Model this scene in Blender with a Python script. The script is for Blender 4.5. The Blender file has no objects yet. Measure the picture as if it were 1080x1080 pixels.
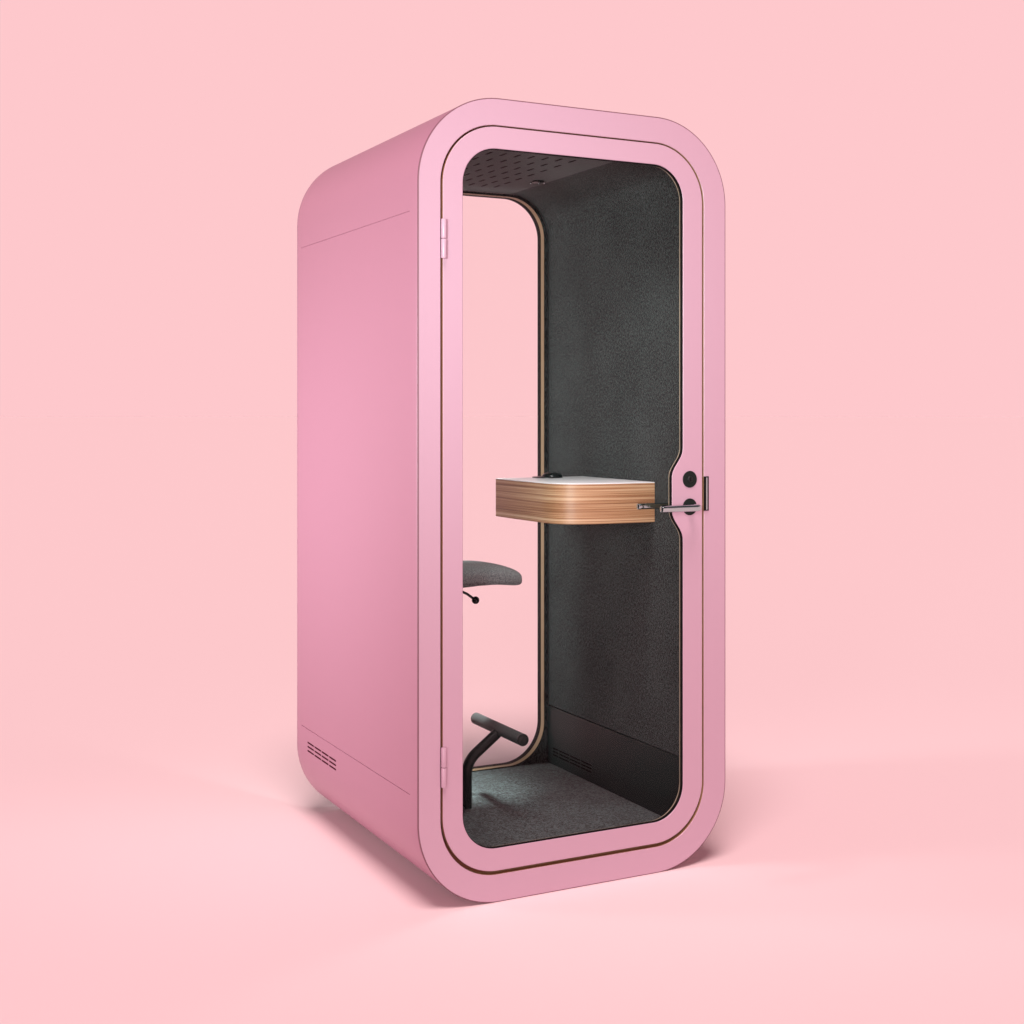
import bpy, bmesh, math, random
from mathutils import Vector, Matrix
from mathutils.geometry import tessellate_polygon
random.seed(7)
S = bpy.context.scene
C = S.collection
R = math.radians

# ------------------------------------------------------------------ helpers
def srgb(r, g, b):
    f = lambda c: (c/255/12.92) if c/255 <= .04045 else ((c/255+.055)/1.055)**2.4
    return (f(r), f(g), f(b), 1)

def new_mat(name, col, rough=.5, spec=.5, metal=0., coat=0.):
    m = bpy.data.materials.new(name); m.use_nodes = True
    b = m.node_tree.nodes['Principled BSDF']
    b.inputs['Base Color'].default_value = col if len(col) == 4 else (*col, 1)
    b.inputs['Roughness'].default_value = rough
    b.inputs['Specular IOR Level'].default_value = spec
    b.inputs['Metallic'].default_value = metal
    b.inputs['Coat Weight'].default_value = coat
    return m

def N(m, t, **kw):
    n = m.node_tree.nodes.new(t)
    for k, v in kw.items(): setattr(n, k, v)
    return n
def L(m, a, b): m.node_tree.links.new(a, b)
def P(m): return m.node_tree.nodes['Principled BSDF']
def coords(m, scale):
    tc = N(m, 'ShaderNodeTexCoord'); mp = N(m, 'ShaderNodeMapping')
    mp.inputs['Scale'].default_value = scale
    L(m, tc.outputs['Object'], mp.inputs['Vector']); return mp.outputs['Vector']
def ramp(m, fac, stops):
    r = N(m, 'ShaderNodeValToRGB'); e = r.color_ramp.elements
    while len(e) < len(stops): e.new(.5)
    for el, (p, c) in zip(e, stops): el.position = p; el.color = c if len(c) == 4 else (*c, 1)
    L(m, fac, r.inputs['Fac']); return r.outputs['Color']
def noise(m, vec, scale, detail=3, rough=.5):
    n = N(m, 'ShaderNodeTexNoise'); n.inputs['Scale'].default_value = scale
    n.inputs['Detail'].default_value = detail; n.inputs['Roughness'].default_value = rough
    L(m, vec, n.inputs['Vector']); return n.outputs['Fac']
def bump(m, h, strength, dist=.001):
    b = N(m, 'ShaderNodeBump'); b.inputs['Strength'].default_value = strength
    b.inputs['Distance'].default_value = dist
    L(m, h, b.inputs['Height']); L(m, b.outputs['Normal'], P(m).inputs['Normal'])

# ------------------------------------------------------------------ materials
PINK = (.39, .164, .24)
def paint(name, col, rough):
    m = new_mat(name, col, rough, .5, coat=0.)
    v = coords(m, (1, 1, 1))
    bump(m, noise(m, v, 900, 2), .06, .0004)          # faint orange peel of powder coat
    return m
M = {}
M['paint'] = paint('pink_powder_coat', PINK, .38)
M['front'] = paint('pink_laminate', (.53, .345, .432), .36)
M['edge'] = new_mat('dark_laminate_edge', (.17, .065, .09), .5)
M['black'] = new_mat('black_rubber', (.006, .005, .005), .7, .15)
M['dark'] = new_mat('slot_dark', (.006, .005, .005), .9, .1)
M['ventdark'] = new_mat('vent_dark', (.05, .004, .012), .9, .1)

m = new_mat('birch_plywood_edge', (.4, .25, .13), .5)
v = coords(m, (2, 300, 2))
L(m, ramp(m, noise(m, v, 3, 2), [(.3, (.30, .15, .07)), (.7, (.55, .36, .20))]), P(m).inputs['Base Color'])
M['ply'] = m
m = new_mat('dark_plywood_gap', (.2, .08, .035), .6)
M['plydark'] = m; P(m).inputs['Base Color'].default_value = (.34, .14, .07, 1)
m = new_mat('pale_ash_trim', (.28, .19, .10), .5)
M['ash'] = m
M['ashdark'] = new_mat('ash_edge', (.34, .29, .21), .5)

# veneered desk side: long horizontal grain, bands of board in different browns
m = new_mat('oak_veneer', (.5, .3, .16), .42)
v = coords(m, (.6, .6, 120))
g = noise(m, v, 1.0, 6, .62)
v2 = coords(m, (2.5, 2.5, 520))
g2 = noise(m, v2, 1.0, 3, .6)
mx = N(m, 'ShaderNodeMix', data_type='FLOAT'); mx.inputs[0].default_value = .35
L(m, g, mx.inputs[2]); L(m, g2, mx.inputs[3])
col = ramp(m, mx.outputs[0], [(.36, (.15, .065, .028)), (.45, (.34, .165, .078)), (.52, (.48, .28, .15)), (.61, (.66, .47, .30))])
L(m, col, P(m).inputs['Base Color']); bump(m, g2, .15, .0006)
M['wood'] = m
M['white'] = new_mat('white_laminate', (.86, .87, .88), .3)

def felt(name, c0, c1, scale, stretch, bstr, sheen=0.2):
    m = new_mat(name, c0, .95, .15)
    v = coords(m, stretch)
    n1 = noise(m, v, scale, 3, .75)
    v2 = coords(m, (1, 1, 1)); n2 = noise(m, v2, 5, 2)
    a = N(m, 'ShaderNodeMath', operation='MULTIPLY_ADD'); a.inputs[1].default_value = .12; 
    L(m, n2, a.inputs[0]); L(m, n1, a.inputs[2])
    L(m, ramp(m, a.outputs[0], [(.46, c0), (.68, c1)]), P(m).inputs['Base Color'])
    P(m).inputs['Sheen Weight'].default_value = sheen; P(m).inputs['Sheen Roughness'].default_value = .5
    bump(m, n1, bstr, .002)
    return m
M['felt'] = felt('charcoal_felt', (.004, .0055, .0055), (.054, .065, .064), 200, (1, 1, .7), .5, .1)
M['carpet'] = felt('dark_carpet', (.0015, .003, .003), (.085, .118, .118), 150, (1, 1, 1), 1.0)
M['ceiling'] = felt('ceiling_felt', (.032, .045, .045), (.055, .074, .074), 120, (.4, 2.0, 1), .25)
M['seat'] = felt('grey_wool', (.085, .10, .10), (.21, .24, .24), 260, (1, 1, 1), .5)
m = new_mat('dark_painted_steel', (.0065, .0140, .0135), .45, .22); M['panel'] = m
M['blackmetal'] = new_mat('black_powder_coat', (.006, .010, .010), .3, .3)
M['foam'] = new_mat('dark_grip_foam', (.045, .052, .052), .6, .4)
M['chrome'] = new_mat('brushed_steel', (.50, .64, .64), .15, .5, 1.0)
M['lockblack'] = new_mat('lock_black', (.006, .012, .010), .5, .2)

m = bpy.data.materials.new('clear_glass'); m.use_nodes = True
nt = m.node_tree; nt.nodes.clear()
out = nt.nodes.new('ShaderNodeOutputMaterial'); tr = nt.nodes.new('ShaderNodeBsdfTransparent'); gl = nt.nodes.new('ShaderNodeBsdfGlossy')
gl.inputs['Roughness'].default_value = .02; lw = nt.nodes.new('ShaderNodeLayerWeight'); lw.inputs['Blend'].default_value = .5
pw = nt.nodes.new('ShaderNodeMath'); pw.operation = 'POWER'; pw.inputs[1].default_value = 5; nt.links.new(lw.outputs['Facing'], pw.inputs[0])
fr = nt.nodes.new('ShaderNodeMath'); fr.operation = 'MULTIPLY_ADD'; fr.inputs[1].default_value = .25; fr.inputs[2].default_value = .004; nt.links.new(pw.outputs[0], fr.inputs[0])
mix = nt.nodes.new('ShaderNodeMixShader')
nt.links.new(fr.outputs[0], mix.inputs[0]); nt.links.new(tr.outputs[0], mix.inputs[1]); nt.links.new(gl.outputs[0], mix.inputs[2]); nt.links.new(mix.outputs[0], out.inputs[0])
M['glass'] = m

# ------------------------------------------------------------------ objects
def empty(name, loc=(0, 0, 0)):
    o = bpy.data.objects.new(name, None); o.location = loc; C.objects.link(o); return o

def obj(name, bm, mats, parent=None, smooth=30, recalc=True):
    if recalc: bmesh.ops.recalc_face_normals(bm, faces=bm.faces)
    me = bpy.data.meshes.new(name); bm.to_mesh(me); bm.free()
    for mm in (mats if isinstance(mats, (list, tuple)) else [mats]): me.materials.append(M[mm])
    o = bpy.data.objects.new(name, me); C.objects.link(o)
    if smooth:
        for p in me.polygons: p.use_smooth = True
        me.set_sharp_from_angle(angle=R(smooth))
    if parent: 
        o.parent = parent
        # root Empties may be moved: vertices are in world space, so compensate
        r = parent
        off = Vector((0, 0, 0))
        while r: off += r.location; r = r.parent
        me.transform(Matrix.Translation(-off))
    return o

def rrect(x0, x1, z0, z1, r, n=20, rb=None):
    """counter-clockwise rounded rectangle in X,Z; r for the top corners, rb for the bottom ones"""
    rb = r if rb is None else rb
    pts = []
    for cx, cz, a0, rr in ((x1-r, z1-r, 0, r), (x0+r, z1-r, 90, r), (x0+rb, z0+rb, 180, rb), (x1-rb, z0+rb, 270, rb)):
        for i in range(n+1):
            a = R(a0+90*i/n); pts.append((cx+rr*math.cos(a), cz+rr*math.sin(a)))
    return pts

def offset(loop, d):
    """offset a CCW loop outwards by d (along averaged normals)"""
    n = len(loop); out = []
    for i in range(n):
        p0 = Vector(loop[i-1]); p1 = Vector(loop[i]); p2 = Vector(loop[(i+1) % n])
        a = p1-p0; b = p2-p1
        if a.length < 1e-7: a = b
        if b.length < 1e-7: b = a
        na = Vector((a.y, -a.x)).normalized(); nb = Vector((b.y, -b.x)).normalized()
        m_ = (na+nb).normalized(); k = max(.5, m_.dot(na))
        q = p1+m_*(d/k); out.append((q.x, q.y))
    return out

def clean(loop):
    out = []
    for p in loop:
        if not out or (Vector(p)-Vector(out[-1])).length > 1e-6: out.append(p)
    if (Vector(out[0])-Vector(out[-1])).length < 1e-6: out.pop()
    return out

def strip(bm, A, B, mi=0):
    n = len(A)
    for i in range(n):
        j = (i+1) % n
        f = bm.faces.new((A[i], A[j], B[j], B[i])); f.material_index = mi

def vloop(bm, loop, y): return [bm.verts.new((x, y, z)) for x, z in loop]

def cap(bm, loops, mi=0):
    polys = [[v.co.copy() for v in l] for l in loops]
    flat = [v for l in loops for v in l]
    for t in tessellate_polygon(polys):
        try:
            f = bm.faces.new([flat[k] for k in t]); f.material_index = mi
        except ValueError: pass

def ring(outer, inner, y0, y1, ch=.0015, mo=1, mi=1, mc=0, holes=()):
    """solid frame between two loops, front at y0, chamfered front edges; material slots: 0 face, mo outer wall, mi inner wall, mc chamfer"""
    outer = clean(outer); inner = clean(inner)
    bm = bmesh.new()
    fo = vloop(bm, offset(outer, -ch), y0); fi = vloop(bm, offset(inner, ch), y0)
    cap(bm, [fo, fi], 0)
    so = vloop(bm, outer, y0+ch); si = vloop(bm, inner, y0+ch)
    strip(bm, fo, so, mc); strip(bm, si, fi, mc)
    bo = vloop(bm, outer, y1); bi = vloop(bm, inner, y1)
    strip(bm, so, bo, mo); strip(bm, bi, si, mi)
    cap(bm, [bo, bi], 0)
    return bm

def pane(loop, y0, y1):
    bm = bmesh.new(); loop = clean(loop); a = vloop(bm, loop, y0); b = vloop(bm, loop, y1)
    cap(bm, [a]); cap(bm, [b]); strip(bm, a, b); return bm

def box(bm, c, s, mi=0, bev=0):
    r = bmesh.ops.create_cube(bm, size=1, matrix=Matrix.Translation(c) @ Matrix.Diagonal((*s, 1)))
    fs = {f for v in r['verts'] for f in v.link_faces}
    for f in fs: f.material_index = mi
    if bev:
        es = list({e for v in r['verts'] for e in v.link_edges})
        bmesh.ops.bevel(bm, geom=es, offset=bev, segments=2, affect='EDGES', profile=.5)

def tube(bm, pts, rad, seg=20, caps=True, round_end=0):
    """tube along a polyline with parallel-transported frames; rad may be a list"""
    pts = [Vector(p) for p in pts]; rads = rad if isinstance(rad, (list, tuple)) else [rad]*len(pts)
    prev = None; nrm = None
    for i, p in enumerate(pts):
        d = ((pts[min(i+1, len(pts)-1)]-p).normalized() + (p-pts[max(i-1, 0)]).normalized()).normalized()
        if nrm is None:
            nrm = d.orthogonal().normalized()
        else: nrm = (nrm-d*nrm.dot(d)).normalized()
        bn = d.cross(nrm)
        c = [bm.verts.new(p+(nrm*math.cos(2*math.pi*k/seg)+bn*math.sin(2*math.pi*k/seg))*rads[i]) for k in range(seg)]
        if prev: 
            for k in range(seg): bm.faces.new((prev[k], prev[(k+1) % seg], c[(k+1) % seg], c[k]))
        elif caps: bm.faces.new(c[::-1])
        prev = c
    if caps: bm.faces.new(prev)

def capped_bar(bm, a, b, r, e=.002, seg=28):
    a = Vector(a); b = Vector(b); d = (b-a).normalized()
    tube(bm, [a, a+d*e*.3, a+d*e, b-d*e, b-d*e*.3, b], [r-e, r-e*.3, r, r, r-e*.3, r-e], seg)

def bend(p0, p1, p2, rad, n=8):
    """points of a rounded corner at p1"""
    p0, p1, p2 = Vector(p0), Vector(p1), Vector(p2)
    a = p1+(p0-p1).normalized()*rad; b = p1+(p2-p1).normalized()*rad
    return [a.lerp(p1, t).lerp(p1.lerp(b, t), t) for t in [i/n for i in range(n+1)]]

def disc(bm, c, r, y0, y1, ch=.001, seg=48):
    tube(bm, [(c[0], y1, c[1]), (c[0], y0+ch, c[1]), (c[0], y0, c[1])], [r, r, r-ch], seg)

# ------------------------------------------------------------------ setting
bm = bmesh.new()
vs = [bm.verts.new((600*math.cos(2*math.pi*k/64), 600*math.sin(2*math.pi*k/64), 0)) for k in range(64)]
bm.faces.new(vs)
FLOOR = new_mat('pink_studio_floor', (.92, .76, .77), 1.0, 0.0); M['floor'] = FLOOR
fl = obj('floor', bm, 'floor', smooth=0); fl['kind'] = 'structure'

# ------------------------------------------------------------------ phone booth
booth = empty('phone_booth')
booth['label'] = 'pink rounded phone booth with glass door and charcoal felt inside, on pink floor'
booth['category'] = 'phone booth'
X0, X1, H, RO = -.5, .509, 2.225, .245
DEP = 1.036
OUT = rrect(X0, X1, 0, H, RO, 32)

# outer shell with two shallow seams on each side
def shell_profile():
    pts = []
    n = 32
    def corner(cx, cz, a0):
        for i in range(n+1):
            a = R(a0+90*i/n); pts.append((cx+RO*math.cos(a), cz+RO*math.sin(a), 0, 0))
    corner(X1-RO, H-RO, 0)
    corner(X0+RO, H-RO, 90)
    for zs in (1.904, .3135):
        for dz, g in ((.0012, 0), (.0005, 1), (-.0005, 1), (-.0012, 0)): pts.append((X0, zs+dz, g, 1))
    corner(X0+RO, RO, 180)
    corner(X1-RO, RO, 270)
    for zs in (.3135, 1.904):
        for dz, g in ((-.0012, 0), (-.0005, 1), (.0005, 1), (.0012, 0)): pts.append((X1, zs+dz, g, -1))
    out = []
    for p in pts:
        if not out or (Vector(p[:2])-Vector(out[-1][:2])).length > 1e-6: out.append(p)
    if (Vector(out[0][:2])-Vector(out[-1][:2])).length < 1e-6: out.pop()
    return out
prof = shell_profile()
bm = bmesh.new()
# Y stations: (y, inset, groove depth)
ST = [(.0065, .0022, 0), (.0070, .0010, 0), (.0085, .0003, 0), (.012, 0, 0), (.058, 0, 0), (.062, 0, .0022), (.985, 0, .0022), (.989, 0, 0), (DEP-.004, 0, 0), (DEP-.001, .001, 0), (DEP, .004, 0)]
prev = None
base2 = [(p[0], p[1]) for p in prof]
for y, ins, gd in ST:
    lp = offset(base2, -ins) if ins else base2
    ring_v = [bm.verts.new((q[0]+p[2]*p[3]*gd, y, q[1])) for q, p in zip(lp, prof)]
    if prev: strip(bm, prev, ring_v)
    prev = ring_v
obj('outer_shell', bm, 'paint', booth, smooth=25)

# side ventilation slots
def vent(xf, sgn, rows, cols, matn, w, h, parent, label=None):
    bm = bmesh.new()
    for z in rows:
        for (a, b) in cols:
            n = 6; r = h/2; pts = []
            for (cy, s0) in ((b-r, -90), (a+r, 90)):
                for i in range(n+1):
                    t = R(s0+180*i/n); pts.append((cy+r*math.cos(t), z+r*math.sin(t)))
            A = [bm.verts.new((xf, p[0], p[1])) for p in pts]; B = [bm.verts.new((xf+sgn*w, p[0], p[1])) for p in pts]
            strip(bm, A, B); bm.faces.new(A); bm.faces.new(B)
    return obj('ventilation_slots', bm, matn, parent)
cols = [(.648+k*.0705, .648+k*.0705+.063) for k in range(4)]
vent(-.4995, -1, (.270, .2565, .243), cols, 'ventdark', .0009, .0052, booth)

# fixed front frame
FIN = rrect(-.4335, .4305, .076, 2.1505, .172, 28)
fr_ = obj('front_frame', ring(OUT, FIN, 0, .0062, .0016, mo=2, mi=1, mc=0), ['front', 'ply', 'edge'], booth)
obj('frame_core', ring(offset(clean(OUT), -.008), FIN, .0063, .045, .0002, mo=0, mi=0), 'ply', fr_)
# dark line round the outer arris of the front laminate
bm = bmesh.new()
a = vloop(bm, offset(clean(OUT), -.0022), -.0003); b = vloop(bm, offset(clean(OUT), .0004), .0008); c = vloop(bm, offset(clean(OUT), .0004), .0035); d = vloop(bm, offset(clean(OUT), -.0022), .0035)
strip(bm, a, b); strip(bm, b, c); strip(bm, c, d); strip(bm, d, a)
obj('edge_line', bm, 'edge', fr_)
# rebate strip behind the door gap
bm = ring(rrect(-.45, .447, .062, 2.165, .185, 28), rrect(-.405, .403, .105, 2.122, .146, 28), .030, .040, .0005, mo=0, mi=0)
obj('door_seal', bm, 'plydark', fr_)

# ---- door
DOUT = rrect(-.4268, .4247, .0865, 2.1462, .167, 28)
def door_opening():
    x0, x1, z0, z1, r = -.367, .3553, .149, 2.0855, .103
    n = 20; xb = .3165
    pts = []
    # start at the right side below the bump and go up (counter-clockwise)
    def smooth_bump(z):
        # lower ramp .99 -> 1.06, upper ramp 1.165 -> 1.24
        def s(t): t = max(0, min(1, t)); return .5*(t*t*(3-2*t))+.5*(t*t*t*(t*(6*t-15)+10))
        lo = s((z-.975)/(1.068-.975)); hi = 1-s((z-1.160)/(1.250-1.160))
        return x1-(x1-xb)*min(lo, hi)
    z = .97
    while z <= 1.256:
        pts.append((smooth_bump(z), z)); z += .0035
    for cx, cz, a0 in ((x1-r, z1-r, 0), (x0+r, z1-r, 90), (x0+r, z0+r, 180), (x1-r, z0+r, 270)):
        for i in range(n+1):
            a = R(a0+90*i/n); pts.append((cx+r*math.cos(a), cz+r*math.sin(a)))
    return clean(pts)
DIN = door_opening()
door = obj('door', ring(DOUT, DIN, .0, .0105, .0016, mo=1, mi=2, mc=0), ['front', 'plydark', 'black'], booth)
obj('plywood_edge', ring(offset(DOUT, -.0006), offset(DIN, 0), .0107, .020, .0006, mo=0, mi=0), 'ashdark', door)
obj('glazing_gasket', ring(offset(DIN, .0002), offset(DIN, -.0022), .006, .0125, .0004, mo=0, mi=0), 'black', door)
obj('glass_pane', pane(offset(DIN, -.0023), .0085, .0115), 'glass', door)

# ---- lock and lever handles
for zc in (1.156, 1.074):
    bm = bmesh.new(); disc(bm, (.379, zc), .0251, -.0025, .001, .0012)
    ro = obj('lock_rose', bm, 'lockblack', door)
bm = bmesh.new()
disc(bm, (.379, 1.156), .0095, -.0045, -.002, .0012); box(bm, (.379, -.0047, 1.156), (.0022, .001, .012), 1)
obj('thumb_lock', bm, ['blackmetal', 'dark'], door)
bm = bmesh.new()
zc = 1.074
tube(bm, [(.379, .0, zc)]+bend((.379, 0, zc), (.379, -.052, zc), (.25, -.052, zc), .014, 8)+[(.262, -.052, zc)], .0098, 24)
capped_bar(bm, (.2638, -.052, zc), (.2445, -.052, zc), .0098, .0012)
obj('lever_handle', bm, 'chrome', door, smooth=40)
bm = bmesh.new()
tube(bm, [(.379, .020, zc)]+bend((.379, .02, zc), (.379, .079, zc), (.25, .079, zc), .014, 8)+[(.262, .079, zc)], .0090, 24)
capped_bar(bm, (.2638, .079, zc), (.2455, .079, zc), .0090, .0012)
obj('lever_handle', bm, 'chrome', door, smooth=40)
bm = bmesh.new(); disc(bm, (.379, zc), .025, .024, .030)
obj('lock_rose', bm, 'lockblack', door)

# strike plate on the fixed frame
bm = bmesh.new()
box(bm, (.4385, -.0002, 1.112), (.0175, .0024, .103), 0, .0004)
box(bm, (.4385, -.0022, 1.112), (.0060, .0030, .098), 1, .0008)
for zz in (1.150, 1.118, 1.098, 1.076): box(bm, (.4325, -.0018, zz), (.003, .0012, .008), 0)
obj('strike_plate', bm, ['black', 'chrome'], fr_)

# hinges
for z0, z1 in ((1.773, 1.880), (.339, .447)):
    bm = bmesh.new(); zm = (z0+z1)/2; x = -.4262; rr = .0077
    for a, b in ((z0, zm-.0006), (zm+.0006, z1)): 
        capped_bar(bm, (x, -.0045, a), (x, -.0045, b), rr, .0016, 24)
    obj('hinge', bm, 'front', booth, smooth=40)

# ---- back
BW = rrect(-.403, .403, .094, 2.1255, .142, 28)
obj('back_frame', ring(offset(OUT, -.004), rrect(-.43, .43, .07, 2.15, .165, 28), 1.006, DEP-.0008, .001, mo=0, mi=0), 'front', booth)
bw = empty('rear_window', (0, 1.0, 0)); bw.parent = booth
bw_trim = obj('window_trim', ring(offset(BW, .001), BW, .9566, .9795, .0006, mo=0, mi=0), 'ash', booth)
obj('window_gasket', ring(offset(BW, .001), offset(BW, -.0006), .9797, 1.004, .0005, mo=0, mi=0), 'black', bw_trim)
obj('glass_pane', pane(offset(BW, -.0008), .996, 1.002), 'glass', bw_trim)
bpy.data.objects.remove(bw)

# ---- interior lining: felt side walls and rounded top corners
LZ0, LZ1, LX = .088, 2.135, .4205
LIN = rrect(-LX, LX, LZ0, LZ1, .155, 24, rb=.001)
obj('back_lining', ring(LIN, offset(BW, .0012), .957, .985, .0008, mo=0, mi=0), 'felt', booth)
# walls: polyline of the lining from right bottom, up, (corner) ... the flat part of the top is the ceiling panel
n = 24; r = .155
wall_r = [(LX, .299), (LX, LZ1-r)] + [(LX-r+r*math.cos(R(90*i/n)), LZ1-r+r*math.sin(R(90*i/n))) for i in range(1, n+1)]
def wall_sheet(pts, y0, y1, th, sgn):
    bm = bmesh.new(); A = []; B = []
    for i, (x, z) in enumerate(pts):
        p = Vector((x, z)); q0 = Vector(pts[max(i-1, 0)]); q1 = Vector(pts[min(i+1, len(pts)-1)])
        t = (q1-q0).normalized(); nn = Vector((t.y, -t.x))*sgn
        A.append((x, z)); B.append((x+nn.x*th, z+nn.y*th))
    rows = [[bm.verts.new((x, y, z)) for x, z in L_] for L_ in (A, B) for y in (y0, y1)]
    a0, a1, b0, b1 = rows
    for i in range(len(pts)-1):
        bm.faces.new((a0[i], a0[i+1], a1[i+1], a1[i])); bm.faces.new((b0[i], b1[i], b1[i+1], b0[i+1]))
        bm.faces.new((a0[i], b0[i], b0[i+1], a0[i+1])); bm.faces.new((a1[i], a1[i+1], b1[i+1], b1[i]))
    bm.faces.new((a0[0], a1[0], b1[0], b0[0])); bm.faces.new((a0[-1], b0[-1], b1[-1], a1[-1]))
    return bm
YF, YB = .0405, .9568
obj('felt_wall', wall_sheet(wall_r, YF, YB, .03, 1), 'felt', booth)
obj('felt_wall', wall_sheet([(-x, z) for x, z in wall_r], YF, YB, .03, -1), 'felt', booth)
bm = bmesh.new(); box(bm, (0, (YF+YB)/2, LZ1+.015), (2*(LX-r)-.0004, YB-YF, .03))
# perforation slots
for yy in (.826, .746, .662, .576, .488, .396, .302, .21):
    for xx in [.148-.048*k for k in range(8)]:
        h = .0042; a, b = yy-.0215, yy+.0215; pts = []
        for (cy, s0) in ((b-h, 0), (a+h, 180)):
            for i in range(7):
                t = R(s0+180*i/6); pts.append((xx+h*math.cos(t), cy+h*math.sin(t)))
        A = [bm.verts.new((p[0], p[1], LZ1+.002)) for p in pts]; B = [bm.verts.new((p[0], p[1], LZ1-.0006)) for p in pts]
        nf = len(bm.faces); strip(bm, A, B, 1); bm.faces.new(A).material_index = 1; bm.faces.new(B).material_index = 1
cl = obj('ceiling_panel', bm, ['ceiling', 'dark'], booth)
# small ceiling sensor
bm = bmesh.new()
tube(bm, [(.224, .668, LZ1+.001), (.224, .668, LZ1-.004), (.224, .668, LZ1-.006)], [.021, .021, .018], 32)
sn = obj('ceiling_sensor', bm, 'blackmetal', cl, smooth=40)
bm = bmesh.new()  # chrome beads added to give the white sparkles at the sensor
for dx, dy in ((-.021, .011), (.003, -.002), (.019, -.011)): bmesh.ops.create_uvsphere(bm, u_segments=12, v_segments=8, radius=.0034, matrix=Matrix.Translation((.224+dx, .668+dy, LZ1-.006)))
obj('sparkle_bead', bm, 'chrome', sn)

# carpet
bm = bmesh.new(); box(bm, (0, (YF+YB)/2, LZ0-.01), (2*LX, YB-YF, .024))
obj('carpet', bm, 'carpet', booth, smooth=0)

# steel kick panel along both walls
for sg in (1, -1):
    bm = bmesh.new()
    box(bm, (sg*(LX+.008), (YF+YB)/2, (.0905+.2965)/2), (.022, YB-YF-.001, .206), 0, .0008)
    kp = obj('kick_panel', bm, 'panel', booth, smooth=0)
    if sg == 1:
        vent(LX-.0032, -1, (.150, .1385, .127), [(.64, .712), (.718, .79), (.796, .868), (.874, .915)], 'dark', .0006, .0055, kp)

# ---- desk fixed to the right-hand wall
DT = 1.1355; DB = 1.009
def desk_plan():
    xr = LX-.0004; pts = [(xr, .705), (.0835, .705), (.082, .690), (.0835, .56), (.0890, .45), (.0905, .415)]
    # generous rounded corner into the slightly bowed front
    p0 = Vector((.0905, .415)); c0 = Vector((.0905, .300)); c1 = Vector((.140, .2795)); p1 = Vector((.230, .2655))
    for i in range(1, 21):
        t = i/20; q = (1-t)**3*p0+3*(1-t)**2*t*c0+3*(1-t)*t*t*c1+t**3*p1; pts.append((q.x, q.y))
    pts += [(.29, .259), (.36, .2552), (xr, .2535)]
    return pts[::-1]
def extrude_plan(plan, z0, z1, ch):
    pl = clean(plan); area = sum(pl[i-1][0]*pl[i][1]-pl[i][0]*pl[i-1][1] for i in range(len(pl)))
    if area < 0: pl = pl[::-1]
    bm = bmesh.new(); rings_ = []
    for z, d in ((z0, -ch), (z0+ch, 0), (z1-ch, 0), (z1, -ch)):
        rings_.append([bm.verts.new((x, y, z)) for x, y in offset(pl, d)])
    for a, b in zip(rings_, rings_[1:]): strip(bm, a, b)
    cap(bm, [rings_[0]]); cap(bm, [rings_[-1]])
    return bm
dk = obj('desk', extrude_plan(desk_plan(), DB, DT-.003, .001), 'wood', booth)
obj('desk_top', extrude_plan([(x, y) for x, y in desk_plan()], DT-.0029, DT, .0008), 'white', dk)
# black cable outlet with raised lid
bm = bmesh.new(); cx, cy = .262, .672
tube(bm, [(cx, cy, DT-.001), (cx, cy, DT+.002), (cx, cy, DT+.0035)], [.052, .052, .048], 40)
po = obj('power_outlet', bm, 'blackmetal', dk, smooth=40)
bm = bmesh.new()
tube(bm, [(cx+.012, cy-.01, DT+.003), (cx+.012, cy-.01, DT+.008), (cx+.012, cy-.01, DT+.014), (cx+.012, cy-.01, DT+.0165)], [.036, .034, .027, .018], 32)
obj('outlet_cap', bm, 'blackmetal', po, smooth=60)

# ------------------------------------------------------------------ stool
SX, SY, CZ = -.175, .54, .100
stool = empty('saddle_stool', (SX, SY, CZ))
stool['label'] = 'grey saddle stool with black T-shaped footrest, on the carpet inside the booth'
stool['category'] = 'stool'
# seat: superellipsoid cushion with a drooping front
bm = bmesh.new()
nu, nv = 56, 28
cx0, cx1 = -.365, .066
grid = []
for j in range(nv+1):
    ph = -math.pi/2+math.pi*j/nv
    row = []
    for i in range(nu):
        th = 2*math.pi*i/nu
        sp = lambda c, e: math.copysign(abs(c)**e, c)
        ex = .58
        x = sp(math.cos(ph), .27)*sp(math.cos(th), ex); y = sp(math.cos(ph), .27)*sp(math.sin(th), ex); z = sp(math.sin(ph), .62)
        X = (cx0+cx1)/2+x*(cx1-cx0)/2; Y = SY-.0+y*.135
        u = (X-cx0)/(cx1-cx0)
        droop = -.026*max(0, (u-.68)/.32)**1.6 + .012*max(0, (.25-u)/.25)**2
        th_ = .0300*(1-.06*u)
        zc_ = .8515+droop
        Z = zc_+z*th_*(1.0 if z > 0 else 1.0)
        Z -= .010*(y*y)
        row.append(bm.verts.new((X, Y, Z)))
    grid.append(row)
for a, b in zip(grid, grid[1:]): strip(bm, a, b)
bmesh.ops.remove_doubles(bm, verts=bm.verts, dist=.0004)
st = obj('seat', bm, 'seat', stool, smooth=60)
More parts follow.
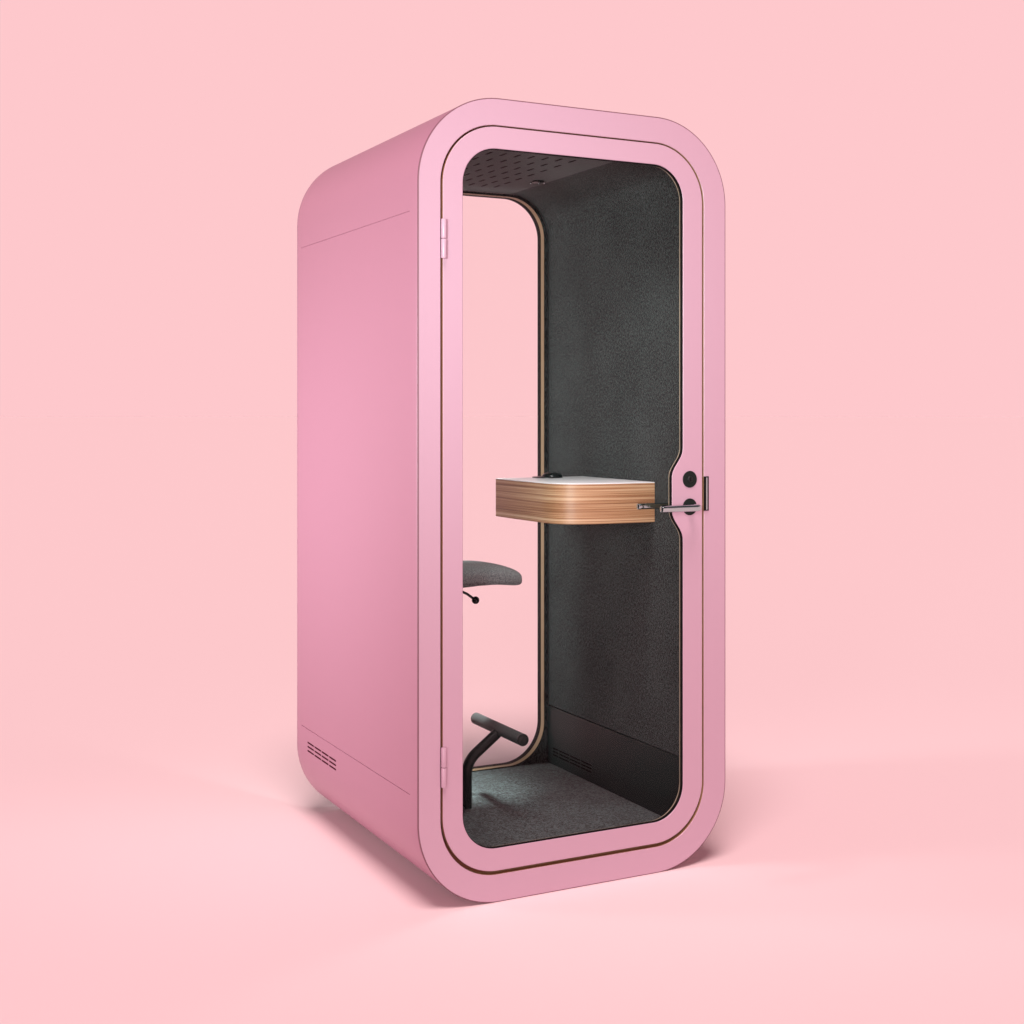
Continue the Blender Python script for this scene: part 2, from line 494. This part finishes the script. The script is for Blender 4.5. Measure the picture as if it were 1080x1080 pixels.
# dark seat pan under the cushion
bm = bmesh.new()
rows_ = []
for z, k in ((.828, .80), (.818, .84), (.812, .70)):
    rows_.append([bm.verts.new(((cx0+cx1)/2-.045+k*.19*math.cos(2*math.pi*i/40), SY+k*.13*math.sin(2*math.pi*i/40), z-.004*max(0, math.cos(2*math.pi*i/40))**3)) for i in range(40)])
for a, b in zip(rows_, rows_[1:]): strip(bm, a, b)
bm.faces.new(rows_[0]); bm.faces.new(rows_[-1])
obj('seat_pan', bm, 'black', st)
bm = bmesh.new(); tube(bm, [(SX, SY, .11), (SX, SY, .45)], .025, 28); tube(bm, [(SX, SY, .45), (SX, SY, .815)], .014, 24)
obj('column', bm, 'blackmetal', stool, smooth=40)
bm = bmesh.new(); tube(bm, [(-.19, SY, .1001), (-.19, SY, .108), (-.19, SY, .112)], [.075, .075, .068], 64); 
obj('base', bm, 'blackmetal', stool, smooth=40)
# adjusting lever with ball
bm = bmesh.new(); bx, by, bz = -.0705, SY, .7575
tube(bm, [(SX, SY, .815), (-.10, SY, .779), (bx-.004, by, bz+.003)], .0042, 12)
lv = obj('adjusting_lever', bm, 'blackmetal', stool, smooth=40)
bm = bmesh.new(); bmesh.ops.create_uvsphere(bm, u_segments=24, v_segments=16, radius=.0122, matrix=Matrix.Translation((bx, by, bz)))
obj('ball_knob', bm, 'blackmetal', lv, smooth=80)
# footrest
fx, tx, tz = -.102, .016, .333
pts = [(fx, SY, .1005)]+bend((fx, SY, .1), (fx, SY, .246), (tx, SY, tz), .042, 12)+[(tx, SY, tz)]
bm = bmesh.new(); tube(bm, pts, .0170, 28)
obj('footrest_post', bm, 'blackmetal', stool, smooth=40)
bm = bmesh.new(); capped_bar(bm, (tx, SY-.152, tz+.004), (tx, SY+.180, tz+.004), .0190, .0025, 32)
fb = obj('footrest_bar', bm, 'foam', stool, smooth=40)
bm = bmesh.new(); capped_bar(bm, (tx, SY-.166, tz+.004), (tx, SY-.1515, tz+.004), .0192, .004, 32)
tube(bm, [(tx, SY-.1655, tz+.004), (tx, SY-.1675, tz+.004)], [.009, .008], 20)
obj('end_cap', bm, 'blackmetal', fb, smooth=40)

# ------------------------------------------------------------------ light
W = bpy.data.worlds.new('World'); S.world = W; W.use_nodes = True
nt = W.node_tree; bg = nt.nodes['Background']
tc = nt.nodes.new('ShaderNodeTexCoord'); sx = nt.nodes.new('ShaderNodeSeparateXYZ'); rp = nt.nodes.new('ShaderNodeValToRGB')
nt.links.new(tc.outputs['Generated'], sx.inputs[0]); nt.links.new(sx.outputs['Z'], rp.inputs['Fac'])
BACK = srgb(254, 200, 204)
e = rp.color_ramp.elements
e[0].position = .36; e[0].color = BACK
e[1].position = .60; e[1].color = (.06, .055, .06, 1)
nt.links.new(rp.outputs['Color'], bg.inputs['Color']); bg.inputs['Strength'].default_value = 1.0

def sun(name, d, strength, angle, col=(1, 1, 1)):
    l = bpy.data.lights.new(name, 'SUN'); l.energy = strength; l.angle = R(angle); l.color = col
    o = bpy.data.objects.new(name, l); C.objects.link(o)
    o.rotation_euler = Vector(d).to_track_quat('-Z', 'Y').to_euler(); return o
def area(name, loc, target, size, power, col=(1, 1, 1), spread=180, sy=None):
    l = bpy.data.lights.new(name, 'AREA'); l.energy = power; l.color = col; l.spread = R(spread)
    l.shape = 'RECTANGLE'; l.size = size; l.size_y = sy or size
    o = bpy.data.objects.new(name, l); C.objects.link(o); o.location = loc
    o.rotation_euler = (Vector(target)-Vector(loc)).to_track_quat('-Z', 'Y').to_euler(); return o
sun('overhead_lamp', (.20, .36, -1), 2.69, 24, (1, .733, .742))
sun('front_lamp', (.56, .83, 0), 1.5, 3, (.95, 1, 1))
area('key_softbox', (-2.7, -2.6, 1.8), (-.30, 0, 1.80), 0.8, 6.2, (.80, 1, .95), 39, .8)
area('side_softbox', (-4.3, 2.2, 1.35), (-.5, .80, 1.12), .9, 9.5, (.84, 1, .97), 38, .9)
# the booth's own ceiling lamps
area('ceiling_lamp', (-.10, .88, 2.128), (-.07, .77, 0), .28, 2.2, (.95, 1, .98), 17)
area('ceiling_lamp', (-.02, .14, 2.128), (.10, .42, 1.0), .12, 3.0, (.97, 1, .98), 100)

# ------------------------------------------------------------------ camera
cam = bpy.data.cameras.new('camera'); co = bpy.data.objects.new('camera', cam); C.objects.link(co)
co.location = (-1.9405, -3.3666, 1.3526); co.rotation_euler = (R(90), 0, R(-27.1165))
cam.sensor_width = 36; cam.lens = 36*1433.34/1080; cam.shift_y = -104/1080; cam.clip_end = 2000; cam.clip_start = .05
S.camera = co
S.view_settings.view_transform = 'Standard'; S.view_settings.look = 'None'; S.view_settings.exposure = 0; S.view_settings.gamma = 1
